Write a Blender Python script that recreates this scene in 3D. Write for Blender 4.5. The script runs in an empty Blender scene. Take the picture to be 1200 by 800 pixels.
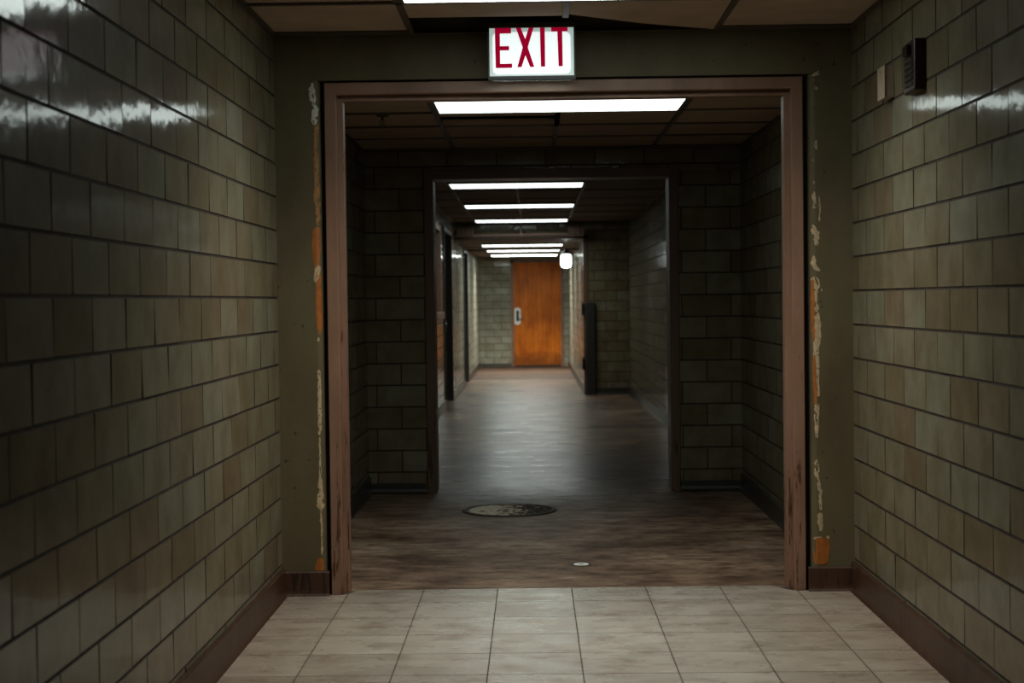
import bpy, bmesh, math, random
import numpy as np
from mathutils import Vector, Matrix, noise
random.seed(7)
SC = bpy.context.scene
COL = SC.collection

# ------------------------------------------------------------------ materials
def mat(name):
    m = bpy.data.materials.new(name); m.use_nodes = True
    nt = m.node_tree; b = nt.nodes['Principled BSDF']
    return m, nt, b
def N(nt, t, **kw):
    n = nt.nodes.new(t)
    for k, v in kw.items():
        if k.startswith('i_'): n.inputs[k[2:].replace('_', ' ')].default_value = v
        else: setattr(n, k, v)
    return n
def ramp(nt, src, stops, interp='LINEAR'):
    r = nt.nodes.new('ShaderNodeValToRGB'); cr = r.color_ramp; cr.interpolation = interp
    while len(cr.elements) < len(stops): cr.elements.new(0.5)
    for e, (p, c) in zip(cr.elements, stops):
        e.position = p; e.color = (c[0], c[1], c[2], 1) if hasattr(c, '__len__') else (c, c, c, 1)
    nt.links.new(src, r.inputs[0]); return r
def noise_tex(nt, scale, detail=4, rough=.55, vec=None, sc=(1, 1, 1), loc=(0, 0, 0)):
    tc = nt.nodes.new('ShaderNodeTexCoord'); mp = nt.nodes.new('ShaderNodeMapping')
    mp.inputs['Scale'].default_value = sc; mp.inputs['Location'].default_value = loc
    nt.links.new(tc.outputs['Object'], mp.inputs[0])
    n = nt.nodes.new('ShaderNodeTexNoise'); n.inputs['Scale'].default_value = scale
    n.inputs['Detail'].default_value = detail; n.inputs['Roughness'].default_value = rough
    nt.links.new(mp.outputs[0], n.inputs['Vector']); return n
def mix(nt, fac, a, b, mode='MIX'):
    m = nt.nodes.new('ShaderNodeMix'); m.data_type = 'RGBA'; m.blend_type = mode
    for s, v in ((m.inputs[0], fac), (m.inputs[6], a), (m.inputs[7], b)):
        if hasattr(v, 'node'): nt.links.new(v, s)
        elif hasattr(v, '__len__'): s.default_value = (v[0], v[1], v[2], 1)
        else: s.default_value = v
    return m.outputs[2]
def bump(nt, b, src, strength, dist):
    n = nt.nodes.new('ShaderNodeBump'); n.inputs['Strength'].default_value = strength
    n.inputs['Distance'].default_value = dist
    nt.links.new(src, n.inputs['Height']); nt.links.new(n.outputs[0], b.inputs['Normal']); return n
def simple(name, c, rough=.5, metal=0, var=.15, spec=.5, scale=20):
    m, nt, b = mat(name)
    n = noise_tex(nt, scale)
    r = ramp(nt, n.outputs[0], [(.3, [x*(1-var) for x in c]), (.7, [min(1, x*(1+var)) for x in c])])
    nt.links.new(r.outputs[0], b.inputs['Base Color'])
    b.inputs['Roughness'].default_value = rough; b.inputs['Metallic'].default_value = metal
    b.inputs['Specular IOR Level'].default_value = spec
    return m
def emit(name, c, s):
    m, nt, b = mat(name)
    b.inputs['Base Color'].default_value = (.7, .7, .7, 1)
    b.inputs['Emission Color'].default_value = (*c, 1); b.inputs['Emission Strength'].default_value = s
    b.inputs['Roughness'].default_value = .4
    return m

def glazed_tile(name='glazed_tile', cols=None):
    m, nt, b = mat(name); A_, B_, C_, D_ = cols or (TILE_A, TILE_B, TILE_C, TILE_D)
    geo = N(nt, 'ShaderNodeNewGeometry')
    r = ramp(nt, geo.outputs['Random Per Island'], [(0, A_), (.35, B_), (.7, C_), (1, D_)])
    n = noise_tex(nt, 7, 5, .6)
    dirt = ramp(nt, n.outputs[0], [(.35, (.72, .68, .6)), (.65, (1, 1, 1))])
    c = mix(nt, 1., r.outputs[0], dirt.outputs[0], 'MULTIPLY')
    nt.links.new(c, b.inputs['Base Color'])
    b.inputs['Roughness'].default_value = .6; b.inputs['Specular IOR Level'].default_value = .08
    b.inputs['Coat Weight'].default_value = .62; b.inputs['Coat Roughness'].default_value = .09
    b.inputs['Coat IOR'].default_value = 1.5
    n2 = noise_tex(nt, 9, 2, .5); n3 = noise_tex(nt, 55, 2, .5)
    wv = N(nt, 'ShaderNodeMath', operation='MULTIPLY'); wv.inputs[1].default_value = 40
    nt.links.new(geo.outputs['Random Per Island'], wv.inputs[0])
    n2.noise_dimensions = '4D'; nt.links.new(wv.outputs[0], n2.inputs['W'])
    s = nt.nodes.new('ShaderNodeMath'); s.operation = 'MULTIPLY_ADD'; s.inputs[1].default_value = .12
    nt.links.new(n3.outputs[0], s.inputs[0]); nt.links.new(n2.outputs[0], s.inputs[2])
    bp = bump(nt, b, s.outputs[0], .4, .004)
    nt.links.new(bp.outputs[0], b.inputs['Coat Normal'])
    return m
TILE_A, TILE_B, TILE_C, TILE_D = (.140, .108, .062), (.172, .148, .092), (.188, .178, .126), (.150, .112, .066)
M = {}
M['tile'] = glazed_tile()
M['grout'] = simple('grout', (.035, .022, .014), .9, var=.4)
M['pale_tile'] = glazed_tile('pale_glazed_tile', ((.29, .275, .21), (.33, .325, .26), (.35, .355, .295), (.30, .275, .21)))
M['plaster'] = None
def plaster():
    m, nt, b = mat('olive_plaster')
    n = noise_tex(nt, 3.5, 6, .6, sc=(1, 1, .5))
    r = ramp(nt, n.outputs[0], [(.3, (.085, .064, .034)), (.55, (.115, .092, .05)), (.75, (.13, .11, .064))])
    # grimy smudges and small scars
    n2 = noise_tex(nt, 26, 3, .6)
    sc = ramp(nt, n2.outputs[0], [(.27, 1.), (.31, 0.)])
    c = mix(nt, sc.outputs[0], r.outputs[0], (.05, .035, .02))
    nt.links.new(c, b.inputs['Base Color'])
    b.inputs['Roughness'].default_value = .55; b.inputs['Specular IOR Level'].default_value = .25
    n3 = noise_tex(nt, 14, 5, .6); bump(nt, b, n3.outputs[0], .35, .006)
    return m
M['plaster'] = plaster()
def frame_paint(name, base, dark, chip):
    m, nt, b = mat(name)
    n = noise_tex(nt, 5, 5, .6, sc=(1, 1, .35))
    r = ramp(nt, n.outputs[0], [(.3, dark), (.6, base)])
    # vertical scratches and rust, denser low down
    n2 = noise_tex(nt, 22, 6, .7, sc=(2.2, 2.2, .22))
    tc = nt.nodes.new('ShaderNodeTexCoord'); sx = nt.nodes.new('ShaderNodeSeparateXYZ')
    nt.links.new(tc.outputs['Object'], sx.inputs[0])
    mr = nt.nodes.new('ShaderNodeMapRange'); mr.inputs[1].default_value = 0; mr.inputs[2].default_value = 1.0
    mr.inputs[3].default_value = .10; mr.inputs[4].default_value = -.03
    nt.links.new(sx.outputs['Z'], mr.inputs[0])
    ad = nt.nodes.new('ShaderNodeMath'); ad.operation = 'ADD'
    nt.links.new(n2.outputs[0], ad.inputs[0]); nt.links.new(mr.outputs[0], ad.inputs[1])
    k = ramp(nt, ad.outputs[0], [(.62, 0.), (.68, 1.)])
    c = mix(nt, k.outputs[0], r.outputs[0], chip)
    nt.links.new(c, b.inputs['Base Color'])
    b.inputs['Roughness'].default_value = .42; b.inputs['Specular IOR Level'].default_value = .35
    bump(nt, b, n2.outputs[0], .25, .003)
    return m
M['frame'] = frame_paint('pinkish_brown_paint', (.26, .145, .097), (.175, .092, .06), (.075, .025, .012))
M['brown_trim'] = frame_paint('brown_trim_paint', (.13, .075, .05), (.09, .05, .035), (.04, .02, .012))
M['dark_trim'] = simple('dark_trim_paint', (.03, .028, .022), .35)
M['base_brown'] = frame_paint('brown_baseboard', (.07, .032, .018), (.045, .02, .012), (.02, .012, .008))
M['orange_paint'] = simple('bare_orange_primer', (.31, .09, .008), .6, var=.25, scale=30)
M['rust_paint'] = simple('rusty_orange_primer', (.27, .12, .03), .7, var=.35, scale=60)
M['white_chip'] = simple('bare_white_plaster', (.52, .50, .43), .8, var=.15, scale=60)
M['tan_chip'] = simple('bare_tan_plaster', (.42, .31, .18), .8, var=.25, scale=60)

def vinyl():
    m, nt, b = mat('vinyl_floor_tile')
    geo = N(nt, 'ShaderNodeNewGeometry')
    r = ramp(nt, geo.outputs['Random Per Island'], [(0, (.345, .315, .275)), (1, (.44, .415, .37))])
    n = noise_tex(nt, 6, 7, .65, sc=(1, 1.6, 1))
    d = ramp(nt, n.outputs[0], [(.30, (.62, .52, .45)), (.48, (.94, .915, .89)), (.70, (1.10, 1.10, 1.09))])
    c = mix(nt, 1., r.outputs[0], d.outputs[0], 'MULTIPLY')
    n4 = noise_tex(nt, 38, 4, .7, sc=(1, 2.2, 1), loc=(3, 1, 0))
    sp = ramp(nt, n4.outputs[0], [(.26, 1.), (.31, 0.)])
    c = mix(nt, sp.outputs[0], c, (.13, .09, .06))
    # ground-in grime towards the walls
    tc = nt.nodes.new('ShaderNodeTexCoord'); sx = nt.nodes.new('ShaderNodeSeparateXYZ'); nt.links.new(tc.outputs['Object'], sx.inputs[0])
    a1 = N(nt, 'ShaderNodeMath', operation='ADD'); a1.inputs[1].default_value = -.13; nt.links.new(sx.outputs['X'], a1.inputs[0])
    a2 = N(nt, 'ShaderNodeMath', operation='ABSOLUTE'); nt.links.new(a1.outputs[0], a2.inputs[0])
    a3 = N(nt, 'ShaderNodeMath', operation='MULTIPLY_ADD'); a3.inputs[1].default_value = .5
    nt.links.new(n.outputs[0], a3.inputs[0]); nt.links.new(a2.outputs[0], a3.inputs[2])
    gr = ramp(nt, a3.outputs[0], [(.55, (1, 1, 1)), (.95, (.80, .68, .60))]); gr.color_ramp.elements[1].position = 1.0
    dv = N(nt, 'ShaderNodeMapRange'); dv.inputs[1].default_value = .7; dv.inputs[2].default_value = 1.5
    nt.links.new(a3.outputs[0], dv.inputs[0]); nt.links.new(dv.outputs[0], gr.inputs[0])
    gr.color_ramp.elements[0].position = 0
    c = mix(nt, 1., c, gr.outputs[0], 'MULTIPLY')
    nt.links.new(c, b.inputs['Base Color'])
    n2 = noise_tex(nt, 4, 5, .6, sc=(1, 2, 1), loc=(5, 0, 0))
    rr = ramp(nt, n2.outputs[0], [(.35, .16), (.65, .42)])
    nt.links.new(rr.outputs[0], b.inputs['Roughness'])
    bump(nt, b, n.outputs[0], .15, .004)
    return m
M['vinyl'] = vinyl()
def concrete():
    m, nt, b = mat('worn_concrete')
    n = noise_tex(nt, 1.6, 9, .68, sc=(1, 1.0, 1))
    r = ramp(nt, n.outputs[0], [(.32, (.045, .026, .017)), (.44, (.13, .082, .054)), (.56, (.21, .145, .10)), (.70, (.34, .265, .20))])
    n2 = noise_tex(nt, 9, 8, .72, sc=(.6, 1.3, 1), loc=(2, 7, 0))
    d = ramp(nt, n2.outputs[0], [(.36, (.4, .33, .28)), (.5, (1, .98, .96)), (.64, (1.5, 1.45, 1.4))])
    c = mix(nt, 1., r.outputs[0], d.outputs[0], 'MULTIPLY')
    n3 = noise_tex(nt, 3.1, 9, .75, loc=(9, 2, 0))
    w = ramp(nt, n3.outputs[0], [(.66, 0.), (.74, .7)])
    c = mix(nt, w.outputs[0], c, (.33, .29, .24))
    n5 = noise_tex(nt, 20, 3, .6, loc=(1, 4, 0))
    sp = ramp(nt, n5.outputs[0], [(.24, 1.), (.28, 0.)])
    c = mix(nt, sp.outputs[0], c, (.03, .02, .014))
    nt.links.new(c, b.inputs['Base Color'])
    n4 = noise_tex(nt, 2.2, 7, .65, sc=(.8, 2.2, 1), loc=(0, 3, 0))
    rr = ramp(nt, n4.outputs[0], [(.3, .24), (.7, .38)])
    nt.links.new(rr.outputs[0], b.inputs['Roughness'])
    b.inputs['Specular IOR Level'].default_value = .45
    bump(nt, b, n2.outputs[0], .10, .002)
    # foot-worn dull stretch before the second opening, polished beyond it
    tc = nt.nodes.new('ShaderNodeTexCoord'); sy = nt.nodes.new('ShaderNodeSeparateXYZ'); nt.links.new(tc.outputs['Object'], sy.inputs[0])
    ay = N(nt, 'ShaderNodeMath', operation='MULTIPLY_ADD'); ay.inputs[1].default_value = 1.6
    nt.links.new(n2.outputs[0], ay.inputs[0]); nt.links.new(sy.outputs['Y'], ay.inputs[2])
    k = N(nt, 'ShaderNodeMapRange'); k.inputs[1].default_value = 9.9; k.inputs[2].default_value = 10.9
    nt.links.new(ay.outputs[0], k.inputs[0])
    ro = mix(nt, k.outputs[0], (.52, .52, .52), rr.outputs[0]); nt.links.new(ro, b.inputs['Roughness'])
    sp_ = N(nt, 'ShaderNodeMapRange'); sp_.inputs[3].default_value = .22; sp_.inputs[4].default_value = .45
    nt.links.new(k.outputs[0], sp_.inputs[0]); nt.links.new(sp_.outputs[0], b.inputs['Specular IOR Level'])
    return m
M['concrete'] = concrete()
M['brown_floor'] = simple('dull_brown_floor', (.075, .045, .03), .7, var=.35, spec=.2, scale=6)
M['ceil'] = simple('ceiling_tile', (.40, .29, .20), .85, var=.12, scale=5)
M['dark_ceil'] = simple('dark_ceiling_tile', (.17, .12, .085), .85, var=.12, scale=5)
M['tbar'] = simple('ceiling_grid', (.075, .055, .038), .55)
M['void'] = simple('plenum', (.02, .018, .015), .9)
M['slab'] = simple('slab', (.05, .045, .04), .9)
M['housing'] = simple('fixture_housing', (.10, .085, .065), .5)
M['black'] = simple('black_metal', (.02, .019, .016), .45)
M['bronze'] = simple('sign_housing', (.055, .052, .038), .45)
M['chrome'] = simple('chrome', (.6, .6, .58), .25, 1.)
M['white_plate'] = simple('white_lock_plate', (.85, .85, .82), .3, var=.03)
M['maroon'] = simple('maroon_alarm', (.022, .010, .008), .35)
M['beige'] = simple('beige_box', (.36, .27, .19), .5)
M['rubber'] = simple('dark_rubber', (.022, .021, .018), .5)
M['pipe'] = simple('pipe_paint', (.24, .15, .115), .45)
M['dark_door'] = simple('dark_door_paint', (.03, .032, .028), .4)
M['pane'] = simple('dark_glass', (.012, .012, .011), .12)
M['iron'] = None
def wood():
    m, nt, b = mat('orange_wood_veneer')
    n = noise_tex(nt, 2.4, 5, .6, sc=(1.9, 1, .7))
    w = N(nt, 'ShaderNodeTexWave'); w.inputs['Scale'].default_value = 2.2; w.inputs['Distortion'].default_value = 7
    w.inputs['Detail'].default_value = 3; w.inputs['Detail Scale'].default_value = .8
    tc = nt.nodes.new('ShaderNodeTexCoord'); mp = nt.nodes.new('ShaderNodeMapping')
    mp.inputs['Scale'].default_value = (1.6, 1, .25)
    nt.links.new(tc.outputs['Object'], mp.inputs[0]); nt.links.new(mp.outputs[0], w.inputs[0])
    r = ramp(nt, n.outputs[0], [(.3, (.34, .075, .005)), (.5, (.58, .145, .008)), (.72, (.72, .20, .014))])
    d = ramp(nt, w.outputs[1], [(0, (.9, .86, .82)), (1, (1, 1, 1))])
    c = mix(nt, 1., r.outputs[0], d.outputs[0], 'MULTIPLY')
    # scuffed bottom
    sx = nt.nodes.new('ShaderNodeSeparateXYZ'); nt.links.new(tc.outputs['Object'], sx.inputs[0])
    n2 = noise_tex(nt, 6, 4, .6)
    ad = nt.nodes.new('ShaderNodeMath'); ad.operation = 'MULTIPLY_ADD'; ad.inputs[1].default_value = .5
    nt.links.new(n2.outputs[0], ad.inputs[0]); nt.links.new(sx.outputs['Z'], ad.inputs[2])
    k = ramp(nt, ad.outputs[0], [(.38, .6), (.55, 0.)])
    c = mix(nt, k.outputs[0], c, (.09, .03, .01))
    nt.links.new(c, b.inputs['Base Color']); b.inputs['Roughness'].default_value = .45; b.inputs['Specular IOR Level'].default_value = .2
    return m
M['wood'] = wood()
def iron_paint():
    m, nt, b = mat('worn_manhole_paint')
    n = noise_tex(nt, 26, 5, .75)
    sx = nt.nodes.new('ShaderNodeSeparateXYZ'); tc = nt.nodes.new('ShaderNodeTexCoord')
    nt.links.new(tc.outputs['Object'], sx.inputs[0])
    ad = nt.nodes.new('ShaderNodeMath'); ad.operation = 'MULTIPLY_ADD'; ad.inputs[1].default_value = -.75
    nt.links.new(sx.outputs['X'], ad.inputs[0]); nt.links.new(n.outputs[0], ad.inputs[2])
    k = ramp(nt, ad.outputs[0], [(.47, 0.), (.52, 1.)])
    n2 = noise_tex(nt, 60, 3)
    r = ramp(nt, n2.outputs[0], [(.4, (.045, .035, .026)), (.7, (.14, .115, .09))])
    c = mix(nt, k.outputs[0], r.outputs[0], (.72, .64, .52))
    nt.links.new(c, b.inputs['Base Color']); b.inputs['Roughness'].default_value = .8; b.inputs['Specular IOR Level'].default_value = .12
    return m
M['iron'] = iron_paint()

# ------------------------------------------------------------------ mesh builder
class MB:
    def __init__(s): s.v = []; s.f = []; s.m = []
    def face(s, pts, mi=0):
        i = len(s.v); s.v += [tuple(p) for p in pts]; s.f.append(tuple(range(i, i+len(pts)))); s.m.append(mi)
    def box(s, x0, x1, y0, y1, z0, z1, mi=0, bev=0.0):
        if bev <= 0:
            p = [(x, y, z) for z in (z0, z1) for y in (y0, y1) for x in (x0, x1)]
            i = len(s.v); s.v += p
            for q in ((0, 2, 3, 1), (4, 5, 7, 6), (0, 1, 5, 4), (2, 6, 7, 3), (0, 4, 6, 2), (1, 3, 7, 5)):
                s.f.append(tuple(i+k for k in q)); s.m.append(mi)
        else:
            bm = bmesh.new(); bmesh.ops.create_cube(bm, size=1)
            for v in bm.verts:
                v.co = Vector(((x0+x1)/2+v.co.x*(x1-x0), (y0+y1)/2+v.co.y*(y1-y0), (z0+z1)/2+v.co.z*(z1-z0)))
            bmesh.ops.bevel(bm, geom=bm.edges[:], offset=bev, segments=2, affect='EDGES', profile=.5)
            s.add_bm(bm, mi)
    def add_bm(s, bm, mi=0):
        i = len(s.v); bm.verts.index_update()
        s.v += [tuple(v.co) for v in bm.verts]
        for f in bm.faces: s.f.append(tuple(i+v.index for v in f.verts)); s.m.append(mi)
        bm.free()
    def cyl(s, a, b, r0, r1=None, n=20, mi=0, cap=True):
        r1 = r0 if r1 is None else r1
        a, b = Vector(a), Vector(b); d = (b-a).normalized()
        u = d.orthogonal().normalized(); w = d.cross(u)
        i = len(s.v)
        for c, r in ((a, r0), (b, r1)):
            for k in range(n):
                t = 2*math.pi*k/n; s.v.append(tuple(c+u*math.cos(t)*r+w*math.sin(t)*r))
        for k in range(n):
            s.f.append((i+k, i+(k+1) % n, i+n+(k+1) % n, i+n+k)); s.m.append(mi)
        if cap:
            s.f.append(tuple(i+k for k in range(n))[::-1]); s.m.append(mi)
            s.f.append(tuple(i+n+k for k in range(n))); s.m.append(mi)
    def lathe(s, prof, origin=(0, 0, 0), n=32, mi=0):
        # prof: list (r, z)
        i = len(s.v); L = len(prof)
        for k in range(n):
            t = 2*math.pi*k/n
            for r, z in prof: s.v.append((origin[0]+r*math.cos(t), origin[1]+r*math.sin(t), origin[2]+z))
        for k in range(n):
            k2 = (k+1) % n
            for j in range(L-1):
                s.f.append((i+k*L+j, i+k2*L+j, i+k2*L+j+1, i+k*L+j+1)); s.m.append(mi)
    def extrude_poly(s, poly, y0, y1, mi=0):
        # poly of (x,z); thick along y
        n = len(poly)
        i = len(s.v); s.v += [(x, y0, z) for x, z in poly] + [(x, y1, z) for x, z in poly]
        s.f.append(tuple(range(i, i+n))); s.m.append(mi)
        s.f.append(tuple(range(i+n, i+2*n))[::-1]); s.m.append(mi)
        for k in range(n):
            s.f.append((i+k, i+(k+1) % n, i+n+(k+1) % n, i+n+k)); s.m.append(mi)
    def build(s, name, mats, parent=None, smooth=False, kind=None, label=None, recalc=True, loc=None):
        me = bpy.data.meshes.new(name)
        me.from_pydata(s.v, [], s.f)
        if not isinstance(mats, (list, tuple)): mats = [mats]
        for m in mats: me.materials.append(m)
        me.polygons.foreach_set('material_index', s.m)
        if smooth: me.polygons.foreach_set('use_smooth', [True]*len(s.f))
        if recalc:
            bm = bmesh.new(); bm.from_mesh(me); bmesh.ops.recalc_face_normals(bm, faces=bm.faces[:]); bm.to_mesh(me); bm.free()
        me.update()
        o = bpy.data.objects.new(name, me); COL.objects.link(o)
        if parent is not None: o.parent = parent
        if kind: o['kind'] = kind
        if label: o['label'] = label
        if loc: o.location = loc
        return o
def thing(name, label, cat, loc=(0, 0, 0), rotz=0, group=None):
    o = bpy.data.objects.new(name, None); COL.objects.link(o); o.empty_display_size = .1
    o.location = loc; o.rotation_euler = (0, 0, rotz); o['label'] = label; o['category'] = cat
    if group: o['group'] = group
    return o
def S(mb, name, mats, label=None, parent=None, **k):
    return mb.build(name, mats, parent=parent, kind='structure' if parent is None else None, label=label, **k)

# ------------------------------------------------------------------ dimensions
TL = .3048; TC = TL/2.25; Z0 = 1.212
XL, XR = -1.035, 1.296
CXL, CXR = XL, XR
DXL, DXR = XL, .70
YA = -3.0
Y1, Y1B = 6.40, 6.62
Y2, Y2B = 9.838, 10.05
Y3, Y3B = 21.2, 21.4
Y4 = 30.8
CA, CB, CC, CD = 2.268, 2.122, 2.225, 2.01

def subtract(rects, h):
    out = []
    for (a, b, c, d) in rects:
        if h[0] >= b or h[1] <= a or h[2] >= d or h[3] <= c: out.append((a, b, c, d)); continue
        if h[0] > a: out.append((a, h[0], c, d))
        if h[1] < b: out.append((h[1], b, c, d))
        a2, b2 = max(a, h[0]), min(b, h[1])
        if h[2] > c: out.append((a2, b2, c, h[2]))
        if h[3] < d: out.append((a2, b2, h[3], d))
    return out
def tiles(mb, O, U, NN, u0, u1, z0, z1, ph_odd, holes=(), tilt=.006, zc=Z0):
    """glazed brick wall face; O origin, U direction of u, NN normal. material 0 tile, 1 grout"""
    O, U, NN = Vector(O), Vector(U), Vector(NN); ZV = Vector((0, 0, 1))
    P = lambda u, z, n: O+U*u+ZV*z+NN*n
    rs = [(u0, u1, z0, z1)]
    for h in holes: rs = subtract(rs, h)
    for a, b, c, d in rs: mb.face([P(a, c, 0), P(b, c, 0), P(b, d, 0), P(a, d, 0)], 1)
    jh, jv, th, bv = .0038, .0028, .0035, .0010
    r = math.floor((z0-zc)/TC)
    while zc+r*TC < z1:
        zb, zt = zc+r*TC, zc+(r+1)*TC
        ph = ph_odd+(0 if r % 2 else TL/2)
        k = math.floor((u0-ph)/TL)
        while ph+k*TL < u1:
            a, b = ph+k*TL+jv, ph+(k+1)*TL-jv
            rects = [(max(a, u0), min(b, u1), max(zb+jh, z0), min(zt-jh, z1))]
            for h in holes: rects = subtract(rects, h)
            tu, tz = random.gauss(0, tilt*.35), random.gauss(0, tilt*1.3)
            off = random.uniform(-.0006, .0006)
            for (p, q, s, t) in rects:
                if q-p < .008 or t-s < .008: continue
                uc, vc = (p+q)/2, (s+t)/2
                base = [(p, s), (q, s), (q, t), (p, t)]
                top = [(p+bv, s+bv), (q-bv, s+bv), (q-bv, t-bv), (p+bv, t-bv)]
                B = [P(x, z, 0.0005) for x, z in base]
                T = [P(x, z, th+off+(x-uc)*tu+(z-vc)*tz) for x, z in top]
                i = len(mb.v); mb.v += [tuple(x) for x in B+T]
                mb.f.append((i+4, i+5, i+6, i+7)); mb.m.append(0)
                for j in range(4):
                    mb.f.append((i+j, i+(j+1) % 4, i+4+(j+1) % 4, i+4+j)); mb.m.append(1)
            k += 1
        r += 1
TM = [M['tile'], M['grout']]

def floor_z(y):
    if y < 10: return 0.
    if y < Y3: return -.083*(y-10)/(Y3-10)
    return -.083-.018*(y-Y3)/(Y4-Y3)

# ------------------------------------------------------------------ near corridor walls
X_, Y_, Z_ = (1, 0, 0), (0, 1, 0), (0, 0, 1)
mb = MB(); tiles(mb, (XL, 0, 0), Y_, X_, YA, Y1+.02, .0, CA+.02, 6.135)
mb.box(XL-.12, XL-.001, YA, Y1B, -.05, 2.6, 1)
S(mb, 'wall_left', TM, 'olive glazed brick wall on the left of the near corridor')
mb = MB(); tiles(mb, (XR, 0, 0), Y_, (-1, 0, 0), YA, Y1+.02, .0, CA+.02, 5.9865-TL/2)
mb.box(XR+.001, XR+.12, YA, Y1B, -.05, 2.6, 1)
S(mb, 'wall_right', TM, 'olive glazed brick wall on the right of the near corridor')

# ------------------------------------------------------------------ doorway wall in olive plaster
PLX, PRX, PR = -.851, 1.121, .026          # pier edges, corner radius
FO, FI = .070, .022                        # frame face outer and inner offsets from the stop
OL, OR, OT = -.763, 1.029, 2.008           # opening at the stop
def pier_profile():
    pts = []
    return pts
mb = MB()
def curved_edge(xe, s):                    # s=+1: the pier lies to the left of xe
    return [(xe-s*PR+s*PR*math.sin(t), Y1+PR-PR*math.cos(t)) for t in [i*math.pi/2/8 for i in range(9)]]
ztop = CA+.02
for xa, xe, s in ((XL-.02, PLX, 1), (XR+.02, PRX, -1)):
    prof = [(xa, Y1)]+curved_edge(xe, s)+[(xe, Y1B-.02), (xa, Y1B-.02)]
    n = len(prof)
    NZ = 14
    for i in range(NZ):
        za, zb = 2.086*i/NZ, 2.086*(i+1)/NZ
        for j in range(n):
            a, b = prof[j], prof[(j+1) % n]
            mb.face([(a[0], a[1], za), (b[0], b[1], za), (b[0], b[1], zb), (a[0], a[1], zb)])
    mb.face([(p[0], p[1], 2.086) for p in prof])
mb.box(XL-.02, XR+.02, Y1, Y1B-.02, 2.086, 2.6)
# rough backing behind the frame that closes the dark slot
mb.box(PLX-.01, OL-.03, Y1+.055, Y1B-.02, 0, 2.09, 1)
mb.box(OR+.03, PRX+.01, Y1+.055, Y1B-.02, 0, 2.09, 1)
mb.box(OL-.03, OR+.03, Y1+.055, Y1B-.02, OT+.02, 2.09, 1)
wd = S(mb, 'wall_doorway', [M['plaster'], M['void']], 'olive painted plaster wall around the near doorway')

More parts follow.
